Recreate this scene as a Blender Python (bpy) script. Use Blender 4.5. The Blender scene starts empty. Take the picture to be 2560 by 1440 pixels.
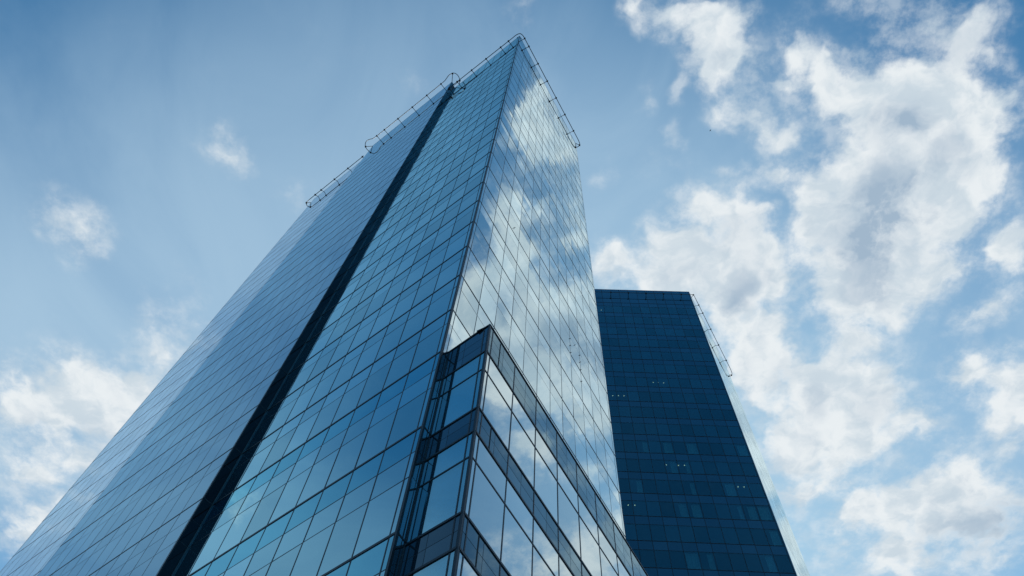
import bpy, bmesh, math, random
from mathutils import Vector, Matrix

C = bpy.context.scene.collection
SC = bpy.context.scene
random.seed(11)
H = 3.6            # storey height in metres
EYE = 1.6

# ------------------------------------------------------------------ camera
F_PX = 1915.18
RI = Vector((0.9952279, -0.0879348, 0.0422942)); UP = Vector((-0.0975773, -0.8968805, 0.4313745)); FW = Vector((0.0000000, 0.4334429, 0.9011810))
cam_data = bpy.data.cameras.new('camera')
cam_data.sensor_width = 36.0
cam_data.lens = F_PX / 2560 * 36.0
cam_data.clip_start = 0.1
cam_data.clip_end = 5000
cam = bpy.data.objects.new('camera', cam_data)
C.objects.link(cam)
EYEP = Vector((0, 0, EYE))
cam.matrix_world = Matrix(((RI.x, UP.x, -FW.x, 0), (RI.y, UP.y, -FW.y, 0), (RI.z, UP.z, -FW.z, EYE), (0, 0, 0, 1)))
SC.camera = cam

def pix(P):
    q = P - EYEP
    d = q.dot(FW)
    if d < 0.05: return None
    return (1280 + F_PX * q.dot(RI) / d, 720 - F_PX * q.dot(UP) / d)

# ------------------------------------------------------------------ sun, sky and clouds
SUN_EL, SUN_AZ = math.radians(44), math.radians(12)
SC.view_settings.view_transform = 'Standard'
SC.view_settings.look = 'None'
SC.view_settings.exposure = 0.07
SC.view_settings.gamma = 1.0
SC.view_settings.use_curve_mapping = False
SC.cycles.max_bounces = 8
SC.cycles.glossy_bounces = 5
SC.cycles.transparent_max_bounces = 12
SC.cycles.use_denoising = True
sl = bpy.data.lights.new('sun', 'SUN')
sl.energy = 3.0; sl.angle = math.radians(0.5); sl.color = (1.0, 0.95, 0.87)
so = bpy.data.objects.new('sun', sl); C.objects.link(so)
sdir = Vector((math.sin(SUN_AZ) * math.cos(SUN_EL), math.cos(SUN_AZ) * math.cos(SUN_EL), math.sin(SUN_EL)))
so.rotation_euler = (-sdir).to_track_quat('-Z', 'Y').to_euler()
so.location = (0, 0, 200)

# cloud banks in the sky layer: x/z, y/z of the direction, radius, weight
CLOUDS = [
    (0.1222, 0.083, 0.0213, 1.0), (0.148, 0.0899, 0.0238, 1.0), (0.1841, 0.0983, 0.0287, 1.0), (0.216, 0.1095, 0.0362, 1.0), (0.2424, 0.1166, 0.0291, 1.0),
    (0.2178, 0.1432, 0.0272, 0.9), (0.2623, 0.139, 0.0246, 0.9), (0.2377, 0.1662, 0.0226, 0.75), (0.276, 0.155, 0.0199, 0.8), (0.2047, 0.0777, 0.0236, 0.9),
    (0.2355, 0.0841, 0.0213, 0.7), (0.1653, 0.0767, 0.0189, 0.8), (0.2419, 0.2118, 0.0186, 1.0), (0.2709, 0.2012, 0.0231, 1.0), (0.2991, 0.2114, 0.0217, 1.0),
    (0.3277, 0.2218, 0.0234, 1.0), (0.3417, 0.2151, 0.0155, 0.9), (0.2771, 0.1826, 0.0183, 0.55), (0.2564, 0.182, 0.0152, 0.5), (0.3121, 0.1465, 0.0198, 1.0),
    (0.3255, 0.1703, 0.0191, 1.0), (0.3007, 0.1626, 0.0125, 0.6), (0.3217, 0.1139, 0.0203, 0.9), (0.3497, 0.1258, 0.0293, 1.0), (0.3829, 0.1373, 0.0344, 1.0),
    (0.3697, 0.1635, 0.0275, 1.0), (0.4086, 0.1749, 0.0378, 1.0), (0.4348, 0.1422, 0.037, 1.0), (0.4612, 0.1298, 0.0318, 1.0), (0.4953, 0.1265, 0.0366, 1.0),
    (0.5375, 0.1472, 0.0371, 1.0), (0.4931, 0.1666, 0.0502, 1.0), (0.448, 0.1864, 0.0407, 1.0), (0.5528, 0.1916, 0.0459, 1.0), (0.5774, 0.1737, 0.0252, 0.8),
    (0.538, 0.2248, 0.0469, 1.0), (0.5922, 0.2301, 0.0418, 1.0), (0.6234, 0.2653, 0.0321, 1.0), (0.4871, 0.2299, 0.0523, 1.0), (0.4427, 0.2397, 0.0395, 1.0),
    (0.4052, 0.2571, 0.033, 1.0), (0.3658, 0.2693, 0.0279, 1.0), (0.3287, 0.2703, 0.0225, 1.0), (0.2929, 0.2778, 0.0194, 0.9), (0.2559, 0.2805, 0.014, 0.7),
    (0.4252, 0.2912, 0.0435, 1.0), (0.4775, 0.2858, 0.0542, 1.0), (0.54, 0.2794, 0.054, 1.0), (0.5955, 0.2849, 0.0406, 1.0), (0.386, 0.3065, 0.0247, 0.9),
    (0.4001, 0.3398, 0.028, 1.0), (0.4535, 0.3342, 0.0559, 1.0), (0.5173, 0.3275, 0.0557, 1.0), (0.5665, 0.3108, 0.0386, 1.0), (0.4091, 0.3745, 0.0286, 1.0),
    (0.4682, 0.3865, 0.0519, 1.0), (0.5261, 0.3742, 0.0516, 1.0), (0.58, 0.3685, 0.0371, 1.0), (0.6163, 0.3767, 0.0258, 0.9), (0.5051, 0.4166, 0.0411, 1.0),
    (0.4602, 0.4183, 0.0353, 1.0), (0.2371, 0.3219, 0.0277, 1.0), (0.2698, 0.3214, 0.0333, 1.0), (0.2983, 0.3271, 0.025, 1.0), (0.3296, 0.3325, 0.0195, 0.9),
    (0.222, 0.3584, 0.034, 1.0), (0.272, 0.3591, 0.0482, 1.0), (0.3192, 0.372, 0.0355, 1.0), (0.1933, 0.3853, 0.0242, 0.9), (0.2196, 0.4069, 0.038, 1.0),
    (0.2663, 0.4143, 0.0499, 1.0), (0.3217, 0.4083, 0.0439, 1.0), (0.3602, 0.3919, 0.029, 1.0), (0.384, 0.4203, 0.0247, 0.9), (0.2149, 0.4449, 0.0329, 1.0),
    (0.3507, 0.4365, 0.0327, 0.9), (0.1249, 0.417, 0.0282, 1.0), (0.15, 0.4143, 0.0235, 0.9), (0.1415, 0.4528, 0.036, 1.0), (0.1754, 0.4491, 0.024, 0.5),
    (0.3658, 0.0573, 0.0186, 0.55), (0.3994, 0.056, 0.0256, 0.65), (0.435, 0.061, 0.0233, 0.55), (0.4772, 0.071, 0.0211, 0.6), (0.4807, 0.0522, 0.0232, 0.6),
    (0.5237, 0.0643, 0.0257, 0.75), (0.5173, 0.0883, 0.0214, 0.65), (0.542, 0.0884, 0.0285, 0.8), (0.5726, 0.1046, 0.0216, 0.7), (0.5417, 0.0466, 0.0231, 0.7),
    (0.577, 0.057, 0.0186, 0.5), (0.4235, 0.0877, 0.0143, 0.5), (0.4508, 0.0804, 0.0142, 0.5), (0.5993, 0.1363, 0.0221, 0.9), (0.6218, 0.1693, 0.0251, 0.9),
    (0.5891, 0.1497, 0.0179, 0.7), (0.6113, 0.1963, 0.0205, 0.6), (0.6573, 0.3363, 0.0224, 1.0), (0.6849, 0.3513, 0.0282, 1.0), (0.6604, 0.3599, 0.0193, 0.8),
    (0.2386, 0.4486, 0.0449, 1.0), (0.2954, 0.4456, 0.0449, 1.0), (0.3389, 0.4346, 0.0356, 0.9), (0.3836, 0.4424, 0.0269, 0.7), (0.3147, 0.4823, 0.0336, 1.0),
    (0.3474, 0.4985, 0.0382, 1.0), (0.3863, 0.5142, 0.0324, 1.0), (0.398, 0.4895, 0.0209, 0.9), (0.3468, 0.5494, 0.0413, 1.0), (0.3835, 0.5661, 0.0481, 1.0),
    (0.4169, 0.5553, 0.0268, 0.8), (0.3572, 0.5975, 0.0392, 1.0), (0.2888, 0.5285, 0.0377, 0.8), (0.4801, 0.5904, 0.0403, 1.0), (0.4951, 0.5673, 0.0257, 0.9),
    (0.453, 0.6153, 0.056, 1.0), (0.5134, 0.6119, 0.0559, 1.0), (0.5563, 0.5709, 0.0334, 1.0), (0.5763, 0.5972, 0.0424, 1.0), (0.3966, 0.6366, 0.04, 1.0),
    (0.4512, 0.6828, 0.0513, 1.0), (0.5121, 0.6755, 0.0579, 1.0), (0.5563, 0.655, 0.0505, 1.0), (0.614, 0.6406, 0.0401, 1.0), (0.6491, 0.644, 0.0281, 0.9),
    (0.6056, 0.6951, 0.0344, 0.9), (0.4829, 0.7336, 0.0422, 1.0), (0.5438, 0.7342, 0.0408, 1.0), (0.4401, 0.7151, 0.0383, 1.0), (0.5455, 0.7761, 0.0245, 0.8),
    (0.4746, 0.4293, 0.0444, 1.0), (0.5298, 0.4233, 0.0443, 1.0), (0.5818, 0.4083, 0.0292, 0.9), (0.4626, 0.4692, 0.0303, 1.0), (0.5093, 0.4706, 0.0455, 1.0),
    (0.5523, 0.4593, 0.0301, 0.9), (0.4748, 0.5144, 0.0261, 0.9), (0.5109, 0.5171, 0.0312, 0.95), (0.6578, 0.464, 0.0254, 0.75), (0.6788, 0.4421, 0.0251, 0.75),
    (0.693, 0.4182, 0.0235, 0.75), (0.7139, 0.4909, 0.0154, 0.6), (0.7403, 0.4912, 0.0184, 0.7), (0.6871, 0.5314, 0.0314, 1.0), (0.6816, 0.5671, 0.027, 1.0),
    (0.7253, 0.5549, 0.0414, 1.0), (0.7547, 0.5375, 0.0347, 1.0), (0.7755, 0.5848, 0.0421, 1.0), (0.7567, 0.6163, 0.0277, 0.8), (0.8052, 0.6556, 0.0324, 1.0),
    (0.7582, 0.646, 0.0201, 0.5), (0.4737, 0.7958, 0.0291, 1.0), (0.5104, 0.7912, 0.029, 1.0), (0.5016, 0.8344, 0.0334, 0.75), (0.5859, 0.8043, 0.035, 1.0),
    (0.621, 0.7899, 0.0304, 1.0), (0.6023, 0.8388, 0.0409, 0.9), (0.6521, 0.8282, 0.0406, 0.9), (0.6775, 0.7828, 0.0397, 1.0), (0.7015, 0.7567, 0.0441, 1.0),
    (0.7395, 0.7358, 0.0437, 1.0), (0.7879, 0.7282, 0.0386, 1.0), (0.8369, 0.7481, 0.034, 1.0), (0.7319, 0.8095, 0.0586, 1.0), (0.7072, 0.8558, 0.0525, 0.9),
    (0.7731, 0.7959, 0.0581, 1.0), (0.6842, 0.8897, 0.0419, 0.8), (0.7122, 0.9361, 0.0585, 0.9), (0.7921, 0.8891, 0.061, 0.9), (0.8446, 0.8123, 0.055, 1.0),
    (0.5729, 0.8775, 0.0417, 0.6), (0.8563, 0.8988, 0.0536, 0.8), (-0.5478, 0.7132, 0.032, 0.8), (-0.5807, 0.7474, 0.039, 0.9), (-0.617, 0.8267, 0.0406, 0.9),
    (-0.7013, 0.9643, 0.0435, 0.85), (-0.6552, 0.8851, 0.035, 0.8), (-0.5079, 0.6643, 0.0339, 0.35), (-0.7881, 0.7563, 0.0463, 1.0), (-0.7449, 0.7667, 0.0573, 1.0),
    (-0.6703, 0.7049, 0.036, 0.9), (-0.6253, 0.7222, 0.0489, 1.0), (-0.5823, 0.7097, 0.0382, 1.0), (-0.7026, 0.7464, 0.0425, 0.9), (-0.7837, 0.8346, 0.0593, 1.0),
    (-0.7026, 0.8048, 0.0438, 1.0), (-0.6475, 0.7864, 0.0506, 1.0), (-0.6028, 0.7694, 0.0358, 0.9), (-0.8114, 0.9256, 0.0481, 1.0), (-0.7687, 0.9161, 0.0371, 0.9),
    (-0.7275, 0.894, 0.0459, 1.0), (-0.6807, 0.8756, 0.0341, 0.9), (-0.8111, 1.0141, 0.047, 1.0), (-0.7547, 0.9934, 0.0418, 1.0), (-0.8494, 1.0653, 0.0416, 0.8),
    (-0.788, 1.0621, 0.0374, 0.8), (-0.718, 0.6883, 0.0275, 0.5), (0.5819, 0.5365, 0.0568, 0.28), (0.641, 0.5718, 0.0515, 0.28), (0.7422, 0.6709, 0.0612, 0.3),
    (0.6651, 0.7035, 0.0623, 0.3), (0.6031, 0.751, 0.0497, 0.3), (0.4086, 0.4622, 0.0302, 0.3), (0.3665, 0.21, 0.0207, 0.25), (0.3243, 0.0852, 0.0237, 0.25),
    (0.295, 0.1069, 0.0241, 0.25), (0.6722, 0.4078, 0.0409, 0.28), (0.6135, 0.4526, 0.036, 0.25), (0.236, 0.288, 0.0271, 0.18), (0.1812, 0.2825, 0.0325, 0.15),
    (0.5797, 0.9536, 0.063, 0.35), (0.5153, 0.9162, 0.0464, 0.3), (0.6344, 0.9279, 0.0622, 0.4), (-0.8726, 1.1455, 0.0691, 0.3), (-0.688, 0.6595, 0.054, 0.3),
    (-0.7623, 0.6897, 0.0412, 0.3), (-0.4118, 0.3116, 0.0253, 0.68), (-0.3911, 0.3263, 0.0211, 0.7), (-0.429, 0.3217, 0.0166, 0.35), (-0.6078, 0.4575, 0.0301, 0.74),
    (-0.6326, 0.4508, 0.039, 0.56), (-0.6704, 0.4365, 0.0297, 0.46), (-0.6279, 0.4941, 0.0277, 0.5), (-0.4804, 0.5734, 0.0547, 0.36), (-0.5271, 0.613, 0.0461, 0.36),
    (-0.5193, 0.6547, 0.0337, 0.4), (-0.5585, 0.6701, 0.034, 0.45), (-0.0243, 0.0942, 0.0191, 0.5), (-0.1544, 0.2014, 0.0185, 0.42), (-0.3132, 0.3669, 0.0314, 0.32),
    (0.1086, 0.301, 0.0219, 0.3), (0.1475, 0.2081, 0.0134, 0.7), (0.1371, 0.1759, 0.0151, 0.35), (0.1887, 0.1912, 0.0153, 0.55), (0.1914, 0.1782, 0.0121, 0.5),
    (0.1884, 0.2329, 0.0126, 0.55), (0.1974, 0.2535, 0.0117, 0.5), (0.0921, 0.3196, 0.0166, 0.3), (0.6956, 0.3355, 0.0502, 0.9), (0.8412, 0.5299, 0.0718, 1.05),
    (0.8597, 0.5726, 0.073, 1.0), (0.8999, 0.4277, 0.0643, 0.75), (0.9073, 0.4711, 0.0488, 0.6), (0.967, 0.3673, 0.0328, 0.6), (-0.95, 0.3551, 0.0349, 0.5),
    (-0.9961, 0.3616, 0.0277, 0.45), (-1.0112, 0.6579, 0.0355, 0.55), (-1.014, 0.6273, 0.0237, 0.5), (-1.0726, 0.6914, 0.0325, 0.4), (-0.948, 0.6053, 0.0307, 0.4),
]

class NT:
    def __init__(s, nt): s.nt = nt
    def n(s, t, **kw):
        nd = s.nt.nodes.new(t)
        for k, v in kw.items():
            if k != 'ins': setattr(nd, k, v)
        for k, v in kw.get('ins', {}).items():
            if isinstance(v, bpy.types.NodeSocket): s.nt.links.new(v, nd.inputs[k])
            else: nd.inputs[k].default_value = v
        return nd
    def m(s, op, a, b=0.0, c=None, clamp=False):
        ins = {0: a, 1: b}
        if c is not None: ins[2] = c
        return s.n('ShaderNodeMath', operation=op, use_clamp=clamp, ins=ins).outputs[0]
    def v(s, op, a, b=(0, 0, 0)):
        nd = s.n('ShaderNodeVectorMath', operation=op, ins={0: a, 1: b})
        return nd.outputs['Value'] if op in ('LENGTH', 'DISTANCE', 'DOT_PRODUCT') else nd.outputs[0]
    def ss(s, x, a, b, c=0.0, d=1.0, kind='SMOOTHSTEP'):
        return s.n('ShaderNodeMapRange', interpolation_type=kind, ins={0: x, 1: a, 2: b, 3: c, 4: d}).outputs[0]
    def mix(s, f, a, b):
        nd = s.n('ShaderNodeMix', data_type='RGBA')
        for i, x in ((0, f), (6, a), (7, b)):
            if isinstance(x, bpy.types.NodeSocket): s.nt.links.new(x, nd.inputs[i])
            else: nd.inputs[i].default_value = x
        return nd.outputs[2]
    def noise(s, vec, scale, detail=2.0, rough=0.5, dist=0.0, dims='3D', lac=2.0):
        return s.n('ShaderNodeTexNoise', noise_dimensions=dims,
                   ins={'Vector': vec, 'Scale': scale, 'Detail': detail, 'Roughness': rough, 'Distortion': dist, 'Lacunarity': lac})

def build_world():
    w = bpy.data.worlds.new('World'); SC.world = w; w.use_nodes = True
    nt = w.node_tree; nt.nodes.clear(); T = NT(nt)
    out = T.n('ShaderNodeOutputWorld'); bg = T.n('ShaderNodeBackground')
    bg.inputs['Strength'].default_value = 0.1
    nt.links.new(bg.outputs[0], out.inputs[0])
    sky = T.n('ShaderNodeTexSky', sky_type='NISHITA', sun_disc=False, sun_elevation=SUN_EL, sun_rotation=SUN_AZ,
              altitude=100, air_density=1.0, dust_density=0.6, ozone_density=1.2)
    tc = T.n('ShaderNodeTexCoord')
    sep = T.n('ShaderNodeSeparateXYZ', ins={0: tc.outputs['Generated']})
    zc = T.m('MAXIMUM', sep.outputs[2], 0.12)
    px = T.m('DIVIDE', sep.outputs[0], zc); py = T.m('DIVIDE', sep.outputs[1], zc)
    p = T.n('ShaderNodeCombineXYZ', ins={0: px, 1: py, 2: 0.0}).outputs[0]
    # ragged edges: push the bank outlines about
    w1 = T.noise(p, 9.0, 4.0, 0.6)
    wv = T.v('SUBTRACT', w1.outputs['Color'], (0.5, 0.5, 0.5))
    wv = T.n('ShaderNodeVectorMath', operation='SCALE', ins={0: wv, 'Scale': 0.085}).outputs[0]
    pw = T.v('ADD', p, wv)
    pw = T.v('MULTIPLY', pw, (1, 1, 0))
    def banks(lst, a, b, q):
        # summed in short runs, each waiting for the one before, to keep the shader's working memory small
        acc = None
        for i, (x, y, r, wt) in enumerate(lst):
            if i and i % 40 == 0:
                q = T.v('ADD', pw, T.n('ShaderNodeVectorMath', operation='SCALE', ins={0: (1e-9, 1e-9, 1e-9), 'Scale': acc}).outputs[0])
            v_ = T.ss(T.v('DISTANCE', q, (x, y, 0.0)), a * r, b * r, wt, 0.0)
            acc = v_ if acc is None else T.m('ADD', acc, v_)
        q = T.v('ADD', pw, T.n('ShaderNodeVectorMath', operation='SCALE', ins={0: (1e-9, 1e-9, 1e-9), 'Scale': acc}).outputs[0])
        return acc, q
    cov, q_ = banks([(x, y, r, w_ * 0.50) for x, y, r, w_ in CLOUDS], 0.0, 1.74, pw)
    cov = T.m('MINIMUM', cov, 1.5)
    shade, q_ = banks([
    (0.4693, 0.1973, 0.0435, 0.8), (0.4993, 0.2021, 0.0231, 0.6), (0.4821, 0.3196, 0.072, 0.5), (0.4546, 0.3577, 0.0397, 0.35), (0.5351, 0.3492, 0.0451, 0.35),
    (0.2756, 0.3766, 0.0459, 0.35), (0.3045, 0.3557, 0.034, 0.2), (0.5449, 0.2457, 0.0476, 0.25), (0.8093, 0.8427, 0.0819, 0.6), (0.8541, 0.8025, 0.051, 0.5),
    (0.7484, 0.8593, 0.0601, 0.35), (0.5756, 0.6155, 0.0462, 0.35), (0.4906, 0.6182, 0.033, 0.25), (0.3269, 0.4582, 0.0361, 0.45), (0.4207, 0.583, 0.0324, 0.25),
    (0.5181, 0.0906, 0.0381, 0.35), (0.435, 0.061, 0.0467, 0.35), (0.567, 0.0626, 0.0374, 0.4), (-0.7529, 0.8108, 0.0366, 0.3), (-0.6562, 0.8234, 0.0442, 0.3),
    (-0.8007, 0.9591, 0.0474, 0.35), (0.4775, 0.6873, 0.0274, 0.2),
], 0.1, 1.3, q_)
    # far away from the banks above, some scattered broken cloud
    far = T.v('LENGTH', p)
    amb = T.noise(p, 2.6, 3.0, 0.5).outputs[0]
    ambc = T.m('MULTIPLY', T.ss(amb, 0.48, 0.68), T.ss(far, 1.30, 1.7))
    cov = T.m('MAXIMUM', cov, ambc)
    fb = T.noise(pw, 10.0, 10.0, 0.60).outputs[0]
    bill = T.noise(p, 30.0, 8.0, 0.64).outputs[0]
    amp = T.m('MINIMUM', T.m('ADD', T.m('MULTIPLY', cov, 1.5), 0.16), 1.0)
    nz = T.m('ADD', T.m('MULTIPLY', T.m('SUBTRACT', fb, 0.5), 1.75), T.m('MULTIPLY', T.m('SUBTRACT', bill, 0.5), 0.85))
    dens = T.m('ADD', cov, T.m('MULTIPLY', nz, amp))
    mask = T.ss(dens, 0.20, 0.90)
    thin = T.m('MULTIPLY', T.ss(dens, 0.0, 0.44), T.ss(bill, 0.34, 0.66, 0.10, 0.46))
    mask = T.m('MAXIMUM', mask, thin)
    # thin high veil
    vn = T.noise(T.v('MULTIPLY', p, (1.9, 1.0, 1.0)), 2.4, 6.0, 0.55, 0.8).outputs[0]
    vn = T.ss(vn, 0.34, 0.70)
    vb = None
    for x, y, r, wt in [
    (-0.6539, 0.7217, 0.6638, 1.05), (-0.2214, 0.4048, 0.5252, 0.6), (0.1401, 0.367, 0.4277, 0.72), (0.6489, 0.7535, 0.7462, 0.95), (0.3025, 0.7963, 0.5088, 0.3),
    (-1.1961, 0.237, 0.5254, 0.52), (-1.103, 0.6919, 0.6189, 0.66),
]:
        b = T.ss(T.v('DISTANCE', p, (x, y, 0.0)), 0.0, r, wt, 0.0)
        vb = b if vb is None else T.m('ADD', vb, b)
    veil = T.m('MULTIPLY', vb, T.m('ADD', T.m('MULTIPLY', vn, 0.45), 0.72))
    veil = T.m('ADD', veil, T.m('MULTIPLY', vn, 0.03))
    veil = T.m('SUBTRACT', 1.0, T.m('POWER', 2.71828, T.m('MULTIPLY', veil, -1.6)), clamp=True)
    tint = T.n('ShaderNodeMix', data_type='RGBA', blend_type='MULTIPLY')
    tint.inputs[0].default_value = 1.0
    nt.links.new(sky.outputs[0], tint.inputs[6]); tint.inputs[7].default_value = (0.42, 1.08, 1.28, 1)
    base = tint.outputs[2]
    base = T.mix(veil, base, (3.9, 5.6, 7.1, 1))
    # cloud body: lit lumps towards the sun near the rims, soft grey-blue where deep
    lump = T.noise(pw, 9.0, 6.0, 0.55).outputs[0]
    lump2 = T.noise(T.v('ADD', pw, (-0.012, 0.016, 0.0)), 9.0, 6.0, 0.55).outputs[0]
    rel = T.ss(T.m('SUBTRACT', lump, lump2), -0.12, 0.09)
    shn = T.noise(pw, 4.5, 2.0, 0.45).outputs[0]
    deep = T.m('MULTIPLY', T.ss(dens, 0.95, 1.6), T.ss(shn, 0.40, 0.64, 0.0, 0.85))
    deep = T.m('ADD', deep, T.m('MULTIPLY', T.m('MULTIPLY', shade, T.ss(dens, 0.4, 0.9)), T.ss(fb, 0.32, 0.62, 0.35, 1.0)), clamp=True)
    ccol = T.mix(rel, (5.7, 6.6, 7.3, 1), (7.8, 8.25, 8.5, 1))
    ccol = T.mix(deep, ccol, (3.4, 4.5, 5.7, 1))
    col = T.mix(mask, base, ccol)
    # below the horizon: dim street level
    low = T.ss(sep.outputs[2], -0.02, 0.05)
    col = T.mix(low, (0.9, 1.0, 1.1, 1), col)
    nt.links.new(col, bg.inputs[0])
    w.cycles.sampling_method = 'MANUAL'; w.cycles.sample_map_resolution = 512

build_world()

# ------------------------------------------------------------------ materials
def new_mat(name):
    m = bpy.data.materials.new(name); m.use_nodes = True
    m.node_tree.nodes.clear(); T = NT(m.node_tree)
    out = T.n('ShaderNodeOutputMaterial')
    return m, T, out

def glass_mat(name, f0, expo, tint, body, rough=0.0, see=None, wob=0.0, var=0.25):
    """coated architectural glass: reflects more the flatter one looks along it"""
    m, T, out = new_mat(name)
    lw = T.n('ShaderNodeLayerWeight', ins={'Blend': 0.5})
    att = T.n('ShaderNodeAttribute', attribute_name='pane_var')
    fac = T.m('POWER', lw.outputs['Facing'], expo)
    f = T.m('ADD', T.m('MULTIPLY', fac, 1 - f0), f0)
    k = T.m('ADD', 1.0 - var, T.m('MULTIPLY', att.outputs['Fac'], var))
    f = T.m('MULTIPLY', f, k, clamp=True)
    gl = T.n('ShaderNodeBsdfGlossy', ins={'Color': (*tint, 1), 'Roughness': rough})
    if wob:
        tc = T.n('ShaderNodeTexCoord')
        nz = T.noise(tc.outputs['Object'], 0.55, 1.0, 0.4)
        bp = T.n('ShaderNodeBump', ins={'Strength': 1.0, 'Distance': wob, 'Height': nz.outputs[0]})
        T.nt.links.new(bp.outputs[0], gl.inputs['Normal'])
    if see:
        inn = T.n('ShaderNodeBsdfTransparent', ins={'Color': (*see, 1)}).outputs[0]
    else:
        inn = T.n('ShaderNodeBsdfDiffuse', ins={'Color': (*body, 1)}).outputs[0]
    mx = T.n('ShaderNodeMixShader', ins={0: f, 1: inn, 2: gl.outputs[0]})
    T.nt.links.new(mx.outputs[0], out.inputs[0])
    return m

def plain_mat(name, col, rough=0.5, metal=0.0, spot=0.0, scale=3.0):
    m, T, out = new_mat(name)
    b = T.n('ShaderNodeBsdfPrincipled', ins={'Base Color': (*col, 1), 'Roughness': rough, 'Metallic': metal})
    if spot:
        tc = T.n('ShaderNodeTexCoord')
        nz = T.noise(tc.outputs['Object'], scale, 5.0, 0.6).outputs[0]
        dark = tuple(c * (1 - spot) for c in col)
        T.nt.links.new(T.mix(T.ss(nz, 0.3, 0.7), (*dark, 1), (*col, 1)), b.inputs['Base Color'])
    T.nt.links.new(b.outputs[0], out.inputs[0])
    return m

MATS = dict(
    glass_blue=glass_mat('blue_mirror_glass', 0.50, 1.5, (0.57, 0.92, 1.0), (0.008, 0.028, 0.044), wob=0.003, var=0.20),
    glass_blue_strip=glass_mat('blue_mirror_glass_strip', 0.47, 1.5, (0.53, 0.90, 1.0), (0.005, 0.026, 0.042), wob=0.003, var=0.14),
    glass_blue_deep=glass_mat('deep_blue_mirror_glass', 0.38, 1.7, (0.34, 0.84, 1.0), (0.003, 0.022, 0.05), wob=0.003, var=0.10),
    glass_violet=glass_mat('grey_violet_glass', 0.14, 1.9, (0.48, 0.74, 0.90), (0.010, 0.022, 0.035), var=0.08),
    glass_pale=glass_mat('pale_mirror_glass', 0.56, 1.1, (0.80, 0.92, 1.0), (0.01, 0.03, 0.04), var=0.1),
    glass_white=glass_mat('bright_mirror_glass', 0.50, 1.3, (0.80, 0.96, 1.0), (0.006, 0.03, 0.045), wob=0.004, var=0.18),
    glass_annex=glass_mat('annex_mirror_glass', 0.40, 1.5, (0.84, 0.97, 1.0), (0.006, 0.03, 0.045), wob=0.002, var=0.10),
    glass_annex_clear=glass_mat('annex_clear_glass', 0.44, 1.5, (0.55, 0.93, 1.0), (0, 0, 0), see=(0.35, 0.55, 0.62), var=0.1),
    glass_navy=glass_mat('navy_glass', 0.14, 2.8, (0.36, 0.86, 1.0), (0, 0, 0), see=(0.40, 0.62, 0.66), var=0.22),
    glass_navy_strip=glass_mat('navy_spandrel_glass', 0.185, 2.6, (0.36, 0.80, 1.0), (0.004, 0.018, 0.034), var=0.15),
    slot_glass=glass_mat('slot_dark_glass', 0.04, 4.0, (0.5, 0.75, 0.8), (0.004, 0.008, 0.012)),
    grey_panel=glass_mat('grey_spandrel_glass', 0.06, 3.1, (0.56, 0.84, 1.0), (0.007, 0.020, 0.032), var=0.2),
    frame=plain_mat('dark_mullion', (0.012, 0.024, 0.036), 0.45, 0.3),
    slot_metal=plain_mat('slot_metal_edge', (0.06, 0.11, 0.13), 0.35, 0.6),
    feather=plain_mat('dark_feather', (0.02, 0.02, 0.025), 0.8),
    trim=plain_mat('blue_trim', (0.10, 0.26, 0.36), 0.4, 0.5),
    core=plain_mat('dark_core', (0.006, 0.010, 0.014), 0.8),
    ceiling=plain_mat('ceiling_board', (0.10, 0.12, 0.14), 0.9, spot=0.3),
    curtain=plain_mat('pale_curtain', (0.82, 0.84, 0.82), 0.9, spot=0.2, scale=5.0),
    blind=plain_mat('pale_blind', (0.5, 0.56, 0.58), 0.7, spot=0.1),
    rail=plain_mat('dark_steel_rail', (0.015, 0.012, 0.014), 0.5, 0.4, spot=0.3),
    rail_light=plain_mat('grey_steel_rail', (0.05, 0.06, 0.06), 0.4, 0.6, spot=0.3),
    paving=plain_mat('stone_paving', (0.28, 0.28, 0.27), 0.8, spot=0.3, scale=0.7),
)
lamp, T_, o_ = new_mat('downlight_glow')
e_ = T_.n('ShaderNodeEmission', ins={'Color': (1.0, 0.72, 0.42, 1), 'Strength': 2.4})
T_.nt.links.new(e_.outputs[0], o_.inputs[0])
MATS['lamp'] = lamp

# ------------------------------------------------------------------ helpers
def obj(name, bm, mat, parent=None, kind=None):
    me = bpy.data.meshes.new(name)
    bm.to_mesh(me); bm.free()
    me.materials.append(MATS[mat])
    o = bpy.data.objects.new(name, me); C.objects.link(o)
    if parent: o.parent = parent; o.matrix_parent_inverse = parent.matrix_world.inverted()
    if kind: o['kind'] = kind
    return o

def thing(name, label, cat, loc):
    o = bpy.data.objects.new(name, None); C.objects.link(o)
    o.location = loc; o.empty_display_size = 2
    o['label'] = label; o['category'] = cat
    bpy.context.view_layer.update()
    return o

class Frame:
    """a facade plane: u along it, n out of it, metres"""
    def __init__(s, O, u, n): s.O, s.u, s.n = Vector(O), Vector(u), Vector(n)
    def P(s, a, z, e=0.0): return Vector((s.O.x + s.u.x * a + s.n.x * e, s.O.y + s.u.y * a + s.n.y * e, z))

def hexa(bm, pts):
    vs = [bm.verts.new(p) for p in pts]
    for q in ((0, 1, 2, 3), (7, 6, 5, 4), (0, 4, 5, 1), (1, 5, 6, 2), (2, 6, 7, 3), (3, 7, 4, 0)):
        bm.faces.new([vs[i] for i in q])
    return vs

def slab(bm, fr, a0, a1, z0, z1, e0, e1):
    hexa(bm, [fr.P(a0, z0, e1), fr.P(a1, z0, e1), fr.P(a1, z1, e1), fr.P(a0, z1, e1),
              fr.P(a0, z0, e0), fr.P(a1, z0, e0), fr.P(a1, z1, e0), fr.P(a0, z1, e0)])

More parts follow.
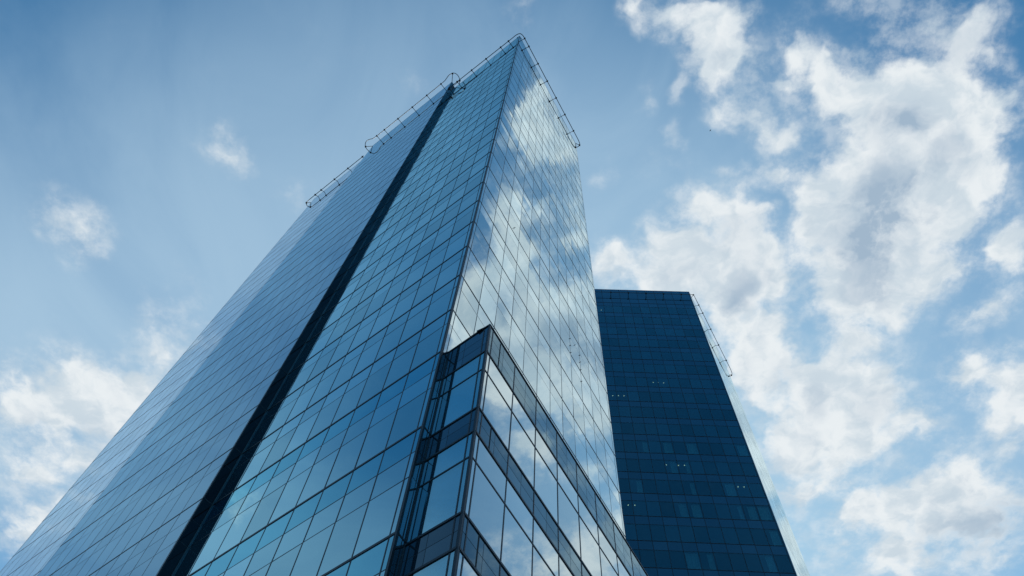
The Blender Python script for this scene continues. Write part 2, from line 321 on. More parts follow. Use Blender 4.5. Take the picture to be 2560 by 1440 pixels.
def tube(bm, path, r, seg=6):
    rings = []
    for i, p in enumerate(path):
        d = (path[min(i + 1, len(path) - 1)] - path[max(i - 1, 0)]).normalized()
        a = d.cross(Vector((0, 0, 1)))
        if a.length < 1e-3: a = d.cross(Vector((1, 0, 0)))
        a.normalize(); b = d.cross(a)
        rings.append([bm.verts.new(p + (a * math.cos(t) + b * math.sin(t)) * r)
                      for t in (2 * math.pi * k / seg for k in range(seg))])
    for A, B in zip(rings, rings[1:]):
        for k in range(seg):
            bm.faces.new((A[k], A[(k + 1) % seg], B[(k + 1) % seg], B[k]))
    bm.faces.new(rings[0]); bm.faces.new(list(reversed(rings[-1])))

def inside(poly, q):
    x, y = q; c = False
    for (x1, y1), (x2, y2) in zip(poly, poly[1:] + poly[:1]):
        if (y1 > y) != (y2 > y) and x < (x2 - x1) * (y - y1) / (y2 - y1) + x1: c = not c
    return c

class Panes:
    """collects the panes of one thing; the 100 of a kind that show largest become parts of their own"""
    def __init__(s): s.rows = []
    def add(s, kind, mat, fr, a0, a1, z0, z1, gap=0.018, tilt=0.0016, hide=None, rear=True):
        s.rows.append((kind, mat, fr, a0 + gap, a1 - gap, z0 + gap, z1 - gap, tilt, hide))
    @staticmethod
    def area(r):
        kind, mat, fr, a0, a1, z0, z1, tilt, hide = r
        if (EYEP - fr.P(a0, z0)).dot(fr.n) < 0: return 0
        q = [pix(fr.P(a, z)) for a, z in ((a0, z0), (a1, z0), (a1, z1), (a0, z1))]
        if any(x is None for x in q): return 0
        cx = sum(x for x, _ in q) / 4; cy = sum(y for _, y in q) / 4
        if hide and any(inside(h, (cx, cy)) for h in hide): return 0
        n = sum(1 for x, y in q + [(cx, cy)] if 0 < x < 2560 and 0 < y < 1440)
        ar = abs(sum(q[i][0] * q[(i + 1) % 4][1] - q[(i + 1) % 4][0] * q[i][1] for i in range(4))) / 2
        return ar * n / 5
    @staticmethod
    def put(bm, lay, r):
        kind, mat, fr, a0, a1, z0, z1, tilt, hide = r
        ta = random.gauss(0, tilt) * (a1 - a0) / 2; tz = random.gauss(0, tilt) * (z1 - z0) / 2
        ta = max(-.008, min(.008, ta)); tz = max(-.008, min(.008, tz))
        d = 0.04
        vs = [bm.verts.new(fr.P(a, z, e)) for a, z, e in
              ((a0, z0, -ta - tz), (a1, z0, ta - tz), (a1, z1, ta + tz), (a0, z1, -ta + tz),
               (a0, z0, -d), (a1, z0, -d), (a1, z1, -d), (a0, z1, -d))]
        val = random.random() ** 1.3
        for q in ((0, 1, 2, 3), (7, 6, 5, 4), (0, 4, 5, 1), (1, 5, 6, 2), (2, 6, 7, 3), (3, 7, 4, 0)):
            f = bm.faces.new([vs[i] for i in q]); f[lay] = val
    def build(s, parent):
        keys = {}
        for r in s.rows: keys.setdefault(r[0], []).append(r)
        for kind, rows in keys.items():
            ranked = sorted(((s.area(r), i) for i, r in enumerate(rows)), reverse=True)
            top = {i for a, i in ranked[:100] if a > 0}
            rest = {}
            for i, r in enumerate(rows):
                if i in top:
                    bm = bmesh.new(); lay = bm.faces.layers.float.new('pane_var')
                    s.put(bm, lay, r); bm.normal_update()
                    obj(kind, bm, r[1], parent)
                else: rest.setdefault(r[1], []).append(r)
            if rest:
                bm = bmesh.new(); lay = bm.faces.layers.float.new('pane_var')
                mats = list(rest)
                for mi, mname in enumerate(mats):
                    for r in rest[mname]:
                        n0 = len(bm.faces); s.put(bm, lay, r)
                        bm.faces.ensure_lookup_table()
                        for f in bm.faces[n0:]: f.material_index = mi
                bm.normal_update()
                o = obj(kind, bm, mats[0], parent, 'stuff')
                for mname in mats[1:]: o.data.materials.append(MATS[mname])

def grid(fr, cols, strong, thin, z_lo, z_hi, vw=0.055, tw=0.05, sw=0.11, led=0.06, pr=0.008, name='mullion_grid', parent=None):
    """the dark joint grid of a facade, one connected lattice"""
    bm = bmesh.new()
    for a in cols: slab(bm, fr, a - vw / 2, a + vw / 2, z_lo, z_hi, -0.09, pr)
    for z in thin: slab(bm, fr, cols[0] - vw / 2, cols[-1] + vw / 2, z - tw / 2, z + tw / 2, -0.088, pr - 0.004)
    for z in strong: slab(bm, fr, cols[0] - vw / 2 - 0.012, cols[-1] + vw / 2 + 0.012, z - sw / 2, z + sw / 2, -0.086, led)
    bm.normal_update()
    return obj(name, bm, 'frame', parent)

def prism(bm, pts, z0, z1):
    lo = [bm.verts.new((p.x, p.y, z0)) for p in pts]; hi = [bm.verts.new((p.x, p.y, z1)) for p in pts]
    n = len(pts)
    for i in range(n): bm.faces.new((lo[i], lo[(i + 1) % n], hi[(i + 1) % n], hi[i]))
    bm.faces.new(hi); bm.faces.new(list(reversed(lo)))

def hz(z): return EYE + H * z            # storeys above the eye -> metres

AZA, AZR = -0.8227603, 0.5898901
dA = Vector((math.sin(AZA), math.cos(AZA), 0)); dR = Vector((math.sin(AZR), math.cos(AZR), 0))
nA = Vector((dA.y, -dA.x, 0)); nR = Vector((dR.y, -dR.x, 0))
c0 = Vector((-0.6888910, 4.2677585, 0)) * H
if nA.dot(c0) > 0: nA.negate()
if nR.dot(c0) > 0: nR.negate()
Z0 = 8.145085

# ------------------------------------------------------------------ ground
bm = bmesh.new()
vs = [bm.verts.new((x, y, 0)) for x, y in ((-1500, -1500), (1500, -1500), (1500, 1500), (-1500, 1500))]
bm.faces.new(vs)
g = obj('ground', bm, 'paving'); g['kind'] = 'structure'

# ------------------------------------------------------------------ annex outline (needed to know what it hides)
AD, AX, ALEN = 0.12 * H, 0.579 * H, 4.60 * H
annex_inner = c0 + dR * AD
annex_corner = annex_inner - dA * AX
fL = Frame(annex_inner, -dA, nA)           # narrow left face, u towards the outer corner
fR = Frame(annex_corner, dR, nR)           # long right face
A_TOP = hz(7.285)
def sil(frame_pts): return [pix(p) for p in frame_pts]
annex_poly = [q for q in sil([fL.P(0, A_TOP), fL.P(AX, A_TOP), fR.P(ALEN, A_TOP), fR.P(ALEN, hz(4.3)), fR.P(0, hz(4.0)), fL.P(0, hz(4.0))]) if q]

# ------------------------------------------------------------------ main tower
ZT = hz(32.418); ZTB = hz(33.95); ZTC = hz(33.2)
tower = thing('glass_skyscraper', 'tall pale blue mirror glass tower with sharp front corner and dark vertical slot', 'skyscraper', (c0.x, c0.y, 0))
wA, wR, nn = 0.4 * H, 0.41105 * H, 0.0785 * H
SC_ = 0.0785 + 9 * 0.4                      # the inner corner of the slot, in storeys along the left face
B_OFF, B_END, C_END = 0.150, 8.38, 12.0
fA = Frame(c0, dA, nA)
fB = Frame(c0 + nA * B_OFF * H, dA, nA)
fRf = Frame(c0, dR, nR)
fS = Frame(c0 + dA * SC_ * H, nA, -dA)      # cheek of the projecting bay
LR = nn * 2 + 12 * wR

up_strong = [hz(Z0 + k) for k in range(-1, 23)]
TALL = 1.365
low_strong = [hz(Z0 - 1 - TALL * k) for k in range(1, 6)]
strong_all = low_strong[::-1] + up_strong
def rows_between():
    out = []                                # (z_low, z_high, kind, part)
    for k in range(-1, 22):                 # strong line Z0+k+1 on top, Z0+k below
        t = Z0 + k + 1
        out.append((hz(t - 0.345), hz(t), 'transom')); out.append((hz(Z0 + k), hz(t - 0.345), 'window'))
    for k in range(0, 5):
        t = Z0 - 1 - TALL * k
        out.append((hz(t - 0.36), hz(t), 'spandrel')); out.append((hz(t - 0.705), hz(t - 0.36), 'transom'))
        out.append((hz(t - TALL), hz(t - 0.705), 'window'))
    return out
ROWS = rows_between()
ZPAR = hz(Z0 + 22)
THIN = [r[0] for r in ROWS if r[2] in ('transom', 'spandrel')]
Z_LOW = low_strong[-1]
panes = Panes()
def cells(fr, cols, mats, z_top, hide=None, zmin=-1e9, tilt=0.0016):
    for a0, a1 in zip(cols, cols[1:]):
        for z0, z1, k in ROWS:
            if z1 < zmin: continue
            panes.add({'window': 'window_pane', 'transom': 'transom_pane', 'spandrel': 'spandrel_panel'}[k], mats[k], fr, a0, a1, z0, z1, hide=hide, tilt=tilt)
        zm = (ZPAR + z_top) / 2
        panes.add('parapet_panel', mats['window'], fr, a0, a1, ZPAR, zm, hide=hide, gap=0.01, tilt=tilt * .5)
        panes.add('parapet_panel', mats['window'], fr, a0, a1, zm, z_top, hide=hide, gap=0.01, tilt=tilt * .5)
MA = {'window': 'glass_blue', 'transom': 'glass_blue_strip', 'spandrel': 'glass_blue_deep'}
MB = {'window': 'glass_violet', 'transom': 'glass_violet', 'spandrel': 'glass_violet'}
MC = {'window': 'glass_pale', 'transom': 'glass_pale', 'spandrel': 'glass_pale'}
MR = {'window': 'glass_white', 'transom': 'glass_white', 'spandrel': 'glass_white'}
colsA = [0.03, nn] + [nn + wA * j for j in range(1, 10)]
colsR = [0.03, nn] + [nn + wR * j for j in range(1, 13)] + [LR - 0.03]
bw = (B_END - SC_) * H
colsB = [SC_ * H + 0.03] + [SC_ * H + 0.10 + (bw - 0.13) * j / 12 for j in range(0, 13)]
colsC = [B_END * H + 0.02] + [B_END * H + 0.05 + wA * j for j in range(1, 9)] + [C_END * H - nn, C_END * H - 0.03]
dark_poly = []
cells(fA, colsA, MA, ZT, hide=[annex_poly])
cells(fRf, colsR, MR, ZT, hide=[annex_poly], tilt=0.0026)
cells(fB, colsB, MB, ZTB, tilt=0.0008)
cells(fA, colsC, MC, ZTC, tilt=0.0012)
colsS = [0.03, B_OFF * H - 0.03]
for z0, z1, k in ROWS: panes.add('slot_panel', 'slot_glass', fS, colsS[0], colsS[1], z0, z1)
panes.add('slot_panel', 'slot_glass', fS, colsS[0], colsS[1], ZPAR, ZT); panes.add('slot_panel', 'slot_glass', fS, colsS[0], colsS[1], ZT, ZTB)
panes.build(tower)
for nm_, fr, cols, zt in (('front', fA, colsA, ZT), ('right', fRf, colsR, ZT), ('bay', fB, colsB, ZTB), ('end', fA, colsC, ZTC), ('cheek', fS, colsS, ZTB)):
    grid(fr, cols, strong_all, THIN, Z_LOW, zt - 0.02, parent=tower, led={'bay': 0.012, 'front': 0.02, 'right': 0.012, 'end': 0.008, 'cheek': 0.008}[nm_], tw={'front': 0.04}.get(nm_, 0.034), pr={'front': 0.008}.get(nm_, 0.002),
         vw={'front': 0.05}.get(nm_, 0.045), sw={'front': 0.09}.get(nm_, 0.07))
DEP = 0.07
def ins(p, *ns):
    q = p.copy()
    for n in ns: q = q - n * DEP
    return q
back = dR * LR
bm = bmesh.new()
prism(bm, [ins(c0, nA, nR), ins(c0 + back, nR, -nA), ins(c0 + dA * SC_ * H + back, -nA), ins(c0 + dA * SC_ * H, nA)], 0, ZT - 0.12)
bm.normal_update(); obj('core_wall', bm, 'core', tower)
bm = bmesh.new()
b0 = c0 + dA * (SC_ * H + DEP) + nA * (B_OFF * H - DEP); b1 = c0 + dA * (B_END * H - DEP) + nA * (B_OFF * H - DEP)
prism(bm, [b0, b0 + dR * (LR - 0.2), b1 + dR * (LR - 0.2), b1], 0, ZTB - 0.12)
bm.normal_update(); obj('core_wall', bm, 'core', tower)
bm = bmesh.new()
e0 = c0 + dA * (B_END * H - DEP) - nA * DEP; e1 = c0 + dA * (C_END * H - DEP) - nA * DEP
prism(bm, [e0, e0 + dR * (LR - 0.4), e1 + dR * (LR - 0.4), e1], 0, ZTC - 0.12)
bm.normal_update(); obj('core_wall', bm, 'core', tower)
bm = bmesh.new(); slab(bm, fS, 0.004, 0.05, Z_LOW, ZT - .05, 0.0, 0.045); bm.normal_update(); obj('slot_trim', bm, 'slot_metal', tower)
# copings along the roof edges, and the sharp corner post
def coping(fr, a0, a1, z, parent):
    bm = bmesh.new(); slab(bm, fr, a0, a1, z - 0.02, z + 0.05, -0.5, 0.012); bm.normal_update()
    return obj('coping', bm, 'trim', parent)
coping(fA, 0.0, SC_ * H, ZT, tower); coping(fRf, 0.012, LR, ZT, tower)
coping(fB, SC_ * H + 0.012, B_END * H, ZTB, tower); coping(fA, B_END * H + 0.01, C_END * H, ZTC, tower)
bm = bmesh.new()
cp = [c0 + nA * 0.02 + nR * 0.02, c0 + dA * 0.05 + nA * 0.02, c0 - nA * 0.06 + dA * .05, c0 + dR * 0.05 - nR * 0.06, c0 + dR * 0.05 + nR * 0.02]
prism(bm, cp, 0, ZT - 0.021); bm.normal_update(); obj('corner_post', bm, 'frame', tower)

for s_, z_ in ((8, 12.73), (8, 12.47), (8, 12.205), (8.5, 12.805), (9, 12.73), (9, 12.475), (9, 12.20), (9, 11.805)):   # restraint studs on the joints
    bm = bmesh.new()
    bmesh.ops.create_cone(bm, cap_ends=True, segments=10, radius1=.028, radius2=.02, depth=.08)
    q_ = nR.to_track_quat('Z', 'Y').to_matrix().to_4x4(); q_.translation = fRf.P(nn + s_ * wR, hz(z_), .03)
    bm.transform(q_); bm.normal_update(); obj('restraint_stud', bm, 'rail', tower)

# ------------------------------------------------------------------ cleaning rails below the roof
def bulb(fr, a, z_off, r, side):
    pass
RAILR = 0.052
def rail(parent, path, rungs, r=RAILR, mat='rail', name='maintenance_rail'):
    """one tube carried on straight arms from the wall"""
    bm = bmesh.new(); tube(bm, path, r, 8); bm.normal_update()
    ro = obj(name, bm, mat, parent)
    for a, b in rungs:
        bm = bmesh.new()
        tube(bm, [a, b], r * 0.85)
        k = r * 2.3
        hexa(bm, [b + Vector(v) * k for v in ((-1, -1, -.8), (1, -1, -.8), (1, 1, -.8), (-1, 1, -.8), (-1, -1, .8), (1, -1, .8), (1, 1, .8), (-1, 1, .8))])
        bm.normal_update()
        obj('rail_arm', bm, mat, ro)
    return ro
def arc(center, fr_u, fr_n, r, t0, t1, z, n=12):
    return [center + (fr_u * math.cos(t) + fr_n * math.sin(t)) * r + Vector((0, 0, z - center.z)) for t in [math.radians(t0 + (t1 - t0) * i / n) for i in range(n + 1)]]
def smooth(path, it=2):
    for _ in range(it):
        q = [path[0]]
        for a, b in zip(path, path[1:]): q += [a.lerp(b, .25), a.lerp(b, .75)]
        path = q + [path[-1]]
    return path
ER = 0.156 * H
def zA(s): return hz(31.83 + 0.11 * s)
def zR(s): return hz(32.13 + 0.10 * s)
co_ = c0 + (nA + nR) * ER * 0.80
path = [fA.P(3.60 * H, zA(3.6), ER), fA.P(3.14 * H, zA(3.14), ER), fA.P(0.2 * H, zA(.2), ER)]
path += smooth([fA.P(0.2 * H, zA(.2), ER), fA.P(0.02 * H, hz(31.9), ER), Vector((co_.x, co_.y, hz(31.98))), fRf.P(0.02 * H, hz(32.1), ER), fRf.P(0.2 * H, zR(.2), ER)], 2)[1:]
path += [fRf.P(4.54 * H, zR(4.54), ER)] + smooth([fRf.P(4.54 * H, zR(4.54), ER), fRf.P(5.15 * H, zR(5.1), ER), fRf.P(5.25 * H, zR(5.1), ER * .6), fRf.P(5.27 * H, zR(5.1), -0.05 * H), fRf.P(5.2 * H, zR(5.1), -0.25 * H)], 2)[1:]
def wallpt(fr, s, z): return fr.P(s * H, z, -0.02)
rail(tower, path, [(wallpt(fA, s, zA(s)), fA.P(s * H, zA(s), ER)) for s in (0.42, 0.823, 1.585, 2.352, 3.139, 3.58)] +
     [(wallpt(fRf, s, zR(s)), fRf.P(s * H, zR(s), ER)) for s in (0.16, 0.517, 1.302, 2.114, 2.915, 3.725, 4.538)] +
     [(fRf.P(LR - 0.05, zR(5.1), -0.05), fRf.P(5.235 * H, zR(5.1), ER * .62))])
# bay rail, bulging round each vertical edge of the bay
ZB_ = hz(33.88)
def bp(s, off): return Vector((c0.x, c0.y, ZB_)) + dA * s * H + nA * off * H
bay_pts = [bp(3.72, -.30), bp(3.55, -.20), bp(3.40, -.05), bp(3.32, .05), bp(3.285, .18), bp(3.30, .32), bp(3.39, .43), bp(3.58, .46), bp(3.75, .42), bp(3.88, .378), bp(4.11, .378)]
left_pts = [bp(7.93, .378), bp(8.12, .39), bp(8.25, .45), bp(8.42, .50), bp(8.58, .44), bp(8.68, .30), bp(8.69, .12), bp(8.62, -.08), bp(8.5, -.2)]
rail(tower, smooth(bay_pts, 2) + [bp(4.926, .378), bp(6.629, .378)] + smooth(left_pts, 2),
     [(bp(s, .14), bp(s, .378)) for s in (4.11, 4.926, 5.776, 6.629, 7.45, 7.91)] +
     [(bp(SC_, .14), bp(3.42, .41)), (bp(SC_ + .01, -.02), bp(3.36, -.01)), (bp(B_END - .01, .14), bp(8.655, .32))])
EC = 0.16 * H
def zC(s): return hz(32.6)
path = [fA.P(8.55 * H, zC(0), EC), fA.P(11.55 * H, zC(0), EC)] + smooth([fA.P(11.55 * H, zC(0), EC), fA.P(11.9 * H, zC(0), EC), fA.P(12.1 * H, zC(0), EC * .95), fA.P(12.2 * H, zC(0), EC * .3), fA.P(12.18 * H, zC(0), -EC * .4)], 2)[1:]
rail(tower, path, [(fA.P(s * H, hz(32.72), -.02), fA.P(s * H, zC(s), EC)) for s in (8.62, 9.5, 10.327, 11.156, 11.53)] + [(fA.P(C_END * H - .05, hz(32.7), -.03), fA.P(12.12 * H, zC(0), EC * .8))])

# ------------------------------------------------------------------ annex in front of the right face
annex = thing('annex_block', 'low dark banded glass block against the right foot of the pale tower', 'building', (annex_corner.x, annex_corner.y, 0))
ap = Panes()
rowsX = [(7.09, 7.28, 'panel'), (6.92, 7.09, 'panel'), (6.745, 6.92, 'panel')]
for k in range(0, 5):
    o = -1.36 * k
    rowsX += [(6.40 + o, 6.745 + o, 'strip'), (5.74 + o, 6.40 + o, 'window'), (5.565 + o, 5.74 + o, 'panel'), (5.39 + o, 5.565 + o, 'panel')]
rowsX = [(hz(a), hz(b), k) for a, b, k in rowsX]
wide = [0.03, 0.075 * H] + [(0.067 + 0.5 * j) * H for j in range(1, 10)]
half = [0.03, 0.075 * H] + [(0.067 + 0.25 * j) * H for j in range(1, 19)]
wideL = [0.03, AX - 0.075 * H, AX - 0.03]
halfL = [0.03, AX - 0.333 * H, AX - 0.075 * H, AX - 0.03]
for fr, wd, hf, gw, gp in ((fR, wide, half, 'glass_annex', 'grey_panel'), (fL, wideL, halfL, 'glass_annex_clear', 'grey_panel')):
    for z0, z1, k in rowsX:
        cl_ = hf if k == 'panel' else wd
        for a0, a1 in zip(cl_, cl_[1:]):
            ap.add({'panel': 'spandrel_panel', 'strip': 'transom_pane', 'window': 'window_pane'}[k], gp if k == 'panel' else gw, fr, a0, a1, z0, z1, gap=0.012 if k == 'panel' else 0.02, tilt=0.0009)
ap.build(annex)
band_lines = [hz(5.74 - 1.36 * k) for k in range(5)]; band_low = [hz(6.745 - 1.36 * k) for k in range(5)]
def annex_grid(fr, wd, hf):
    bm = bmesh.new()
    zl, zh = rowsX[-1][0], hz(7.28)
    for z in band_lines + band_low: slab(bm, fr, wd[0], wd[-1], z - 0.04, z + 0.04, -0.088, 0.03)
    for z in [r[0] for r in rowsX if r[2] == 'strip']: slab(bm, fr, wd[0], wd[-1], z - 0.03, z + 0.03, -0.086, 0.017)
    for z0, z1, k in rowsX:
        if k == 'panel': slab(bm, fr, wd[0], wd[-1], z0 - 0.011, z0 + 0.011, -0.084, -0.004)
    for a in hf:
        for z0, z1, k in rowsX:
            if k == 'panel': slab(bm, fr, a - 0.013, a + 0.013, z0, z1, -0.09, -0.002)
    for a in wd: slab(bm, fr, a - 0.026, a + 0.026, zl, zh - 0.03, -0.092, 0.012)
    bm.normal_update(); obj('mullion_grid', bm, 'frame', annex)
annex_grid(fR, wide, half); annex_grid(fL, wideL, halfL)
# shell: floors, back walls, so the clear panes look into rooms
bm = bmesh.new()
k0 = annex_inner + dR * 0.9; k1 = annex_corner + dR * 0.9 - nR * 0.12
prism(bm, [k0, k1, annex_corner + dR * ALEN - nR * 0.12, annex_inner + dR * ALEN], 0, A_TOP - 0.2)
bm.normal_update(); obj('core_wall', bm, 'core', annex)
bm = bmesh.new()
for k in range(0, 6):
    zb = hz(5.74 - 1.36 * (k - 1)) if k else A_TOP - 0.12
    zb2 = hz(5.39 - 1.36 * (k - 1)) if k else hz(6.745)
    slab(bm, fL, 0.02, AX - 0.13, zb2 + 0.02, zb - 0.03, -0.88, -0.1)
bm.normal_update(); obj('floor_slab', bm, 'core', annex)
for z0, z1, k in rowsX:                     # slatted blinds behind the clear panes, lower storeys
    if k == 'window' and z1 < hz(5.3):
        bm = bmesh.new(); z = z0 + 0.06
        while z < z1 - 0.05:
            slab(bm, fL, 0.12, wideL[1] - 0.08, z, z + 0.045, -0.16, -0.14); z += 0.09
        for a in (0.3, wideL[1] - 0.3): slab(bm, fL, a - .01, a + .01, z0 + .05, z1 - .04, -0.138, -0.134)
        bm.normal_update(); obj('window_blind', bm, 'blind', annex)
bm = bmesh.new()
hexa(bm, [fL.P(0.0, A_TOP, .03), fL.P(AX + .03, A_TOP, .03), fR.P(.03, A_TOP, -.5) , fL.P(0, A_TOP, -.5)] + [fL.P(0.0, A_TOP + .07, .03), fL.P(AX + .03, A_TOP + .07, .03), fR.P(.03, A_TOP + .07, -.5), fL.P(0, A_TOP + .07, -.5)])
bm.normal_update(); obj('coping', bm, 'frame', annex)
bm = bmesh.new(); slab(bm, fR, -0.0, ALEN, A_TOP + .001, A_TOP + .069, -.6, .031); bm.normal_update(); obj('coping', bm, 'frame', annex)
bm = bmesh.new()
ac = annex_corner
prism(bm, [ac + nA * 0.02 + nR * 0.02, ac + nA * 0.02 + dA * 0.05, ac + dA * .05 - nA * .06, ac + dR * .05 - nR * .06, ac + dR * .05 + nR * .02], 0, A_TOP - 0.001)
bm.normal_update(); obj('corner_post', bm, 'frame', annex)

# ------------------------------------------------------------------ dark tower behind
AZD = math.radians(-85.6)
dD = Vector((math.sin(AZD), math.cos(AZD), 0)); nD = Vector((dD.y, -dD.x, 0))
pD = Vector((5.05874425, 15.40626329, 0)) * H
if nD.dot(pD) > 0: nD.negate()
cD = pD + dD * (-3.31 * H)
fD = Frame(cD, dD, nD)
azs = math.radians(29.94)
cm = cD / H
# length of the side face: where its far edge is seen
L_ = None
for i in range(2000):
    q = cm + dR * (i * 0.01)
    if math.atan2(q.x, q.y) >= 0 and math.atan2(q.x, q.y) > azs:
        L_ = i * 0.01; break
LD = (L_ if L_ else 5.0) * H
fDs = Frame(cD, dR, nR)
dark = thing('dark_office_tower', 'dark navy glass tower rising behind, its narrow bright side catching the clouds', 'skyscraper', (cD.x, cD.y, 0))
TD = hz(32.97)
dp = Panes()
kk = range(-2, 15)
strongD = [17.585 + k for k in range(-17, 15)]
colsD = [0.03] + [(0.04 + 0.41 * j) * H for j in range(0, 15)]
hideD = [[pix(c0 + dR * LR + Vector((0, 0, z))) for z in (hz(5), ZT)] + [pix(c0 + Vector((0, 0, z))) for z in (ZT, hz(5))], annex_poly]
colsDs = [0.03] + [0.2 + 0.41 * H * j for j in range(1, int(LD / (0.41 * H)))] + [LD - 0.03]
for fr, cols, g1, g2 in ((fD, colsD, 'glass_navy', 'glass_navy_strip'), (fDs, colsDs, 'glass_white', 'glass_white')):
    for a0, a1 in zip(cols, cols[1:]):
        for t in strongD:
            if t > 1: dp.add('window_pane', g1, fr, a0, a1, hz(t - 1), hz(t - 0.345), hide=hideD, gap=.015, tilt=.0012)
            if t > 1: dp.add('spandrel_panel', g2, fr, a0, a1, hz(t - 0.345), hz(t), hide=hideD, gap=.012, tilt=.0012)
        dp.add('parapet_panel', g2, fr, a0, a1, hz(31.585), hz(32.2), hide=hideD, gap=.01)
        dp.add('parapet_panel', g2, fr, a0, a1, hz(32.2), TD, hide=hideD, gap=.01)
dp.build(dark)
for fr, cols in ((fD, colsD), (fDs, colsDs)):
    grid(fr, cols, [hz(t) for t in strongD if t > 0], [hz(t - 0.345) for t in strongD if t > 0.6], hz(0.6), TD - 0.02, parent=dark, vw=(0.06 if fr is fD else 0.03), tw=0.04, sw=(0.08 if fr is fD else 0.04), led=(0.02 if fr is fD else -0.002), pr=(0.01 if fr is fD else -0.004))
bm = bmesh.new()
i0 = cD + dD * 0.1 - nD * 3.2 ; wD = colsD[-1]
prism(bm, [cD + dR * 3.6 - nR * 0.12, cD + dR * LD - nR * 0.12, cD + dR * LD + dD * (wD + 6), cD + dD * wD - nD * 3.2 + dR * 0.4], 0, TD - 0.15)
bm.normal_update(); obj('core_wall', bm, 'core', dark)
bm = bmesh.new()
slab(bm, fD, wD - .02, wD + .25, 0, TD - .3, -3.2, -0.05)
slab(bm, fDs, 0.06, 3.7, 0, TD - .16, -0.3, -0.1)
bm.normal_update(); obj('side_wall', bm, 'core', dark)
for t in strongD:
    if t > 13:
        bm = bmesh.new(); slab(bm, fD, 0.32, wD - .05, hz(t - 0.345) + 0.03, hz(t) - .03, -3.4, -0.1)
        bm.normal_update(); obj('floor_slab', bm, 'ceiling', dark)
bm = bmesh.new(); slab(bm, fD, 0.32, wD - .05, hz(31.6), TD - .2, -3.4, -0.12); bm.normal_update(); obj('roof_block', bm, 'core', dark)
bm = bmesh.new(); slab(bm, fD, 0.0, wD, TD, TD + .07, -3.3, .012); bm.normal_update(); obj('coping', bm, 'trim', dark)
bm = bmesh.new(); slab(bm, fDs, 0.014, LD, TD + .001, TD + .069, -.5, .012); bm.normal_update(); obj('coping', bm, 'trim', dark)
bm = bmesh.new()
prism(bm, [cD + nD * .02 + nR * .02, cD + nD * .02 + dD * .06, cD + dD * .06 - nD * .08, cD + dR * .06 - nR * .08, cD + dR * .06 + nR * .02], 0, TD - .02)
bm.normal_update(); obj('corner_post', bm, 'trim', dark)

# things seen through the navy glass: curtains and ceiling lights
def dcoord(x, y):
    """the spot on the navy facade met by the sight line (used once, to read off where curtains and lights are)"""
    d = RI * ((x - 1280) / F_PX) + UP * ((720 - y) / F_PX) + FW
    t = (cD - EYEP).dot(nD) / d.dot(nD)
    P = EYEP + d * t
    return (P - cD).dot(dD), P.z
def storey(z): return min(strongD, key=lambda t: abs((hz(t - 1) + hz(t - .345)) / 2 - z))
for x, y, frac in ((1596, 1217, .4), (1735, 1225, .35), (1826, 1222, .7), (1703, 1277, .55), (1733, 1278, .65), (1833, 1280, .3), (1872, 1283, .6), (1912, 1288, .8),
                   (1672, 1170, .5), (1725, 1180, .3), (1600, 1120, .4), (1682, 1118, .7), (1720, 1118, .8), (1730, 1405, .85), (1785, 1402, .4), (1870, 1130, .7), (1930, 1350, .6), (1935, 1400, .5)):
    a, z = dcoord(x, y); t = storey(z)
    j = max(i for i in range(len(colsD) - 1) if colsD[i] <= a) if a > colsD[0] else 0
    w_ = colsD[j + 1] - colsD[j]
    bm = bmesh.new(); n_ = 14
    a0 = colsD[j] + .06; a1 = a0 + w_ * frac
    top = [fD.P(a0 + (a1 - a0) * i / n_, hz(t - .36), -.22 + .035 * math.sin(i * 1.9)) for i in range(n_ + 1)]
    for (p, q) in zip(top, top[1:]):
        lo = Vector((0, 0, hz(t - 1) + .03))
        hexa(bm, [Vector((p.x, p.y, lo.z)), Vector((q.x, q.y, lo.z)), q, p] + [v - nD * .012 for v in (Vector((p.x, p.y, lo.z)), Vector((q.x, q.y, lo.z)), q, p)])
    bm.normal_update(); obj('curtain', bm, 'curtain', dark)
for x, y in ((1503, 775), (1633, 956), (1645, 956), (1659, 957), (1532, 989), (1546, 989), (1560, 989.5), (1666, 1162), (1681, 1162), (1696, 1163), (1711, 1163), (1845, 1217), (1860, 1217), (1570.5, 1262.5), (1587, 1263)):
    a, z = dcoord(x, y); t = storey(z)
    # on the ceiling underside, set back so that the same sight line meets it
    d = (fD.P(a, z) - EYEP); zc = hz(t - .345) + .02
    k = (zc - EYE) / d.z
    P = EYEP + d * k
    e = (P - cD).dot(nD); aa = (P - cD).dot(dD)
    if e > -.12 or e < -3.3: 
        e = -.13; aa = a; 
    bm = bmesh.new()
    bmesh.ops.create_cone(bm, cap_ends=True, segments=14, radius1=.055, radius2=.055, depth=.03, matrix=Matrix.Translation(fD.P(aa, zc - .016, e)))
    bm.normal_update(); obj('ceiling_light', bm, 'lamp', dark)

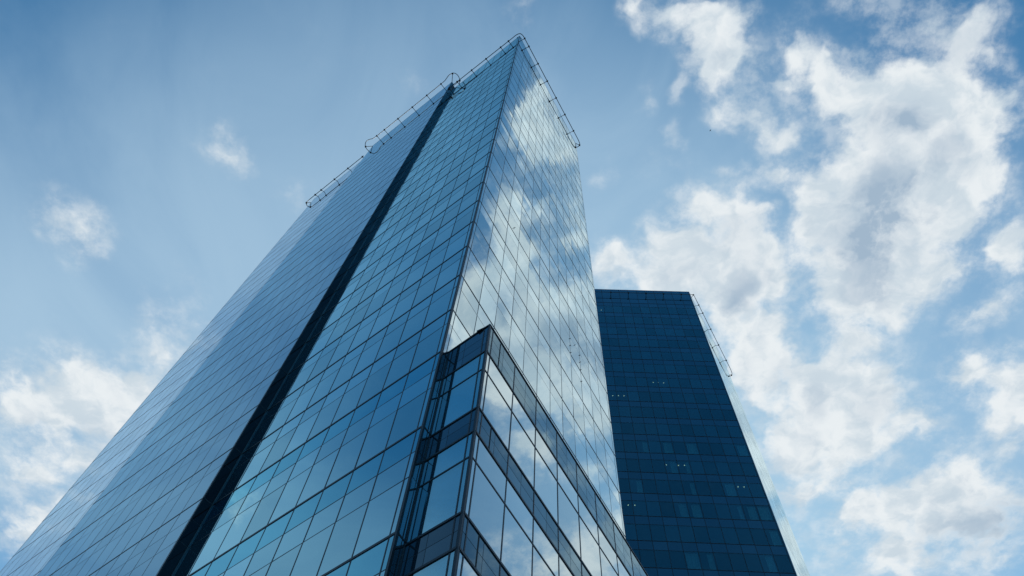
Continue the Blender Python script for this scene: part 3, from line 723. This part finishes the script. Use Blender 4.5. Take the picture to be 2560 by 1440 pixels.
# rail along the top of the dark tower
zi = hz(32.35); e0, e1 = -.02, .16 * H
co = cD + (nD + nR) * e1 * .62
rail(dark, [fD.P(5.6 * H, zi, e1)] + smooth([fD.P(.25 * H, zi, e1), fD.P(0, zi, e1), Vector((co.x, co.y, zi)), fDs.P(0, zi, e1), fDs.P(.3 * H, zi, e1)], 2) +
     smooth([fDs.P(3.9 * H, zi, e1), fDs.P(LD - .05 * H, zi, e1), fDs.P(LD + .08 * H, zi, e1 * .4), fDs.P(LD + .08 * H, zi, -.15 * H)], 2),
     [(fD.P(s * H, zi, e0), fD.P(s * H, zi, e1)) for s in (0.47, 1.29, 2.10, 2.92, 3.74, 4.56)] +
     [(fDs.P(s * H, hz(32.42), e0), fDs.P(s * H, zi, e1)) for s in (0.52, 1.0, 1.97, 2.94, 3.9)] +
     [(fDs.P(0.03, zi, e0), Vector((co.x, co.y, zi))), (fDs.P(LD - .05, zi, e0), fDs.P(LD + .05 * H, zi, e1 * .45))], r=.045, mat='rail_light')

# ------------------------------------------------------------------ a bird high in the gap between the clouds
bp_ = EYEP + Vector((0.22565, 0.21472, 0.95025)) * 150.0
bird = thing('bird', 'tiny dark bird flying against the blue gap between the right hand clouds', 'bird', bp_)
bm = bmesh.new()
for k_, (y_, r_) in enumerate(((-.20, .01), (-.12, .045), (0, .065), (.10, .055), (.16, .035), (.19, .04), (.23, .02), (.27, .004))):
    ring = [bm.verts.new((math.cos(a_) * r_, y_, math.sin(a_) * r_ * .9)) for a_ in (2 * math.pi * i / 8 for i in range(8))]
    if k_:
        for i in range(8): bm.faces.new((last[i], last[(i + 1) % 8], ring[(i + 1) % 8], ring[i]))
    last = ring
tl = [bm.verts.new(v) for v in ((-.02, -.16, .012), (.02, -.16, .012), (.07, -.32, .015), (-.07, -.32, .015), (-.02, -.16, -.006), (.02, -.16, -.006), (.07, -.32, .005), (-.07, -.32, .005))]
for q_ in ((0, 1, 2, 3), (7, 6, 5, 4), (0, 4, 5, 1), (1, 5, 6, 2), (2, 6, 7, 3), (3, 7, 4, 0)): bm.faces.new([tl[i] for i in q_])
bm.normal_update(); o = obj('body', bm, 'feather'); o.parent = bird
for s_ in (-1, 1):
    bm = bmesh.new()
    pts = [(.03, .09, .03), (.18, .12, .10), (.36, .02, .07), (.34, -.02, .068), (.18, -.04, .09), (.03, -.08, .03)]
    up_ = [bm.verts.new((x * s_, y, z + .006)) for x, y, z in pts]; dn_ = [bm.verts.new((x * s_, y, z - .006)) for x, y, z in pts]
    bm.faces.new(up_); bm.faces.new(list(reversed(dn_)))
    for i in range(6): bm.faces.new((up_[i], dn_[i], dn_[(i + 1) % 6], up_[(i + 1) % 6]))
    bmesh.ops.recalc_face_normals(bm, faces=bm.faces[:]); bm.normal_update(); o = obj('wing', bm, 'feather'); o.parent = bird
bird.rotation_euler = (0.2, 0.1, 2.2); bird.scale = (0.6, 0.6, 0.6)
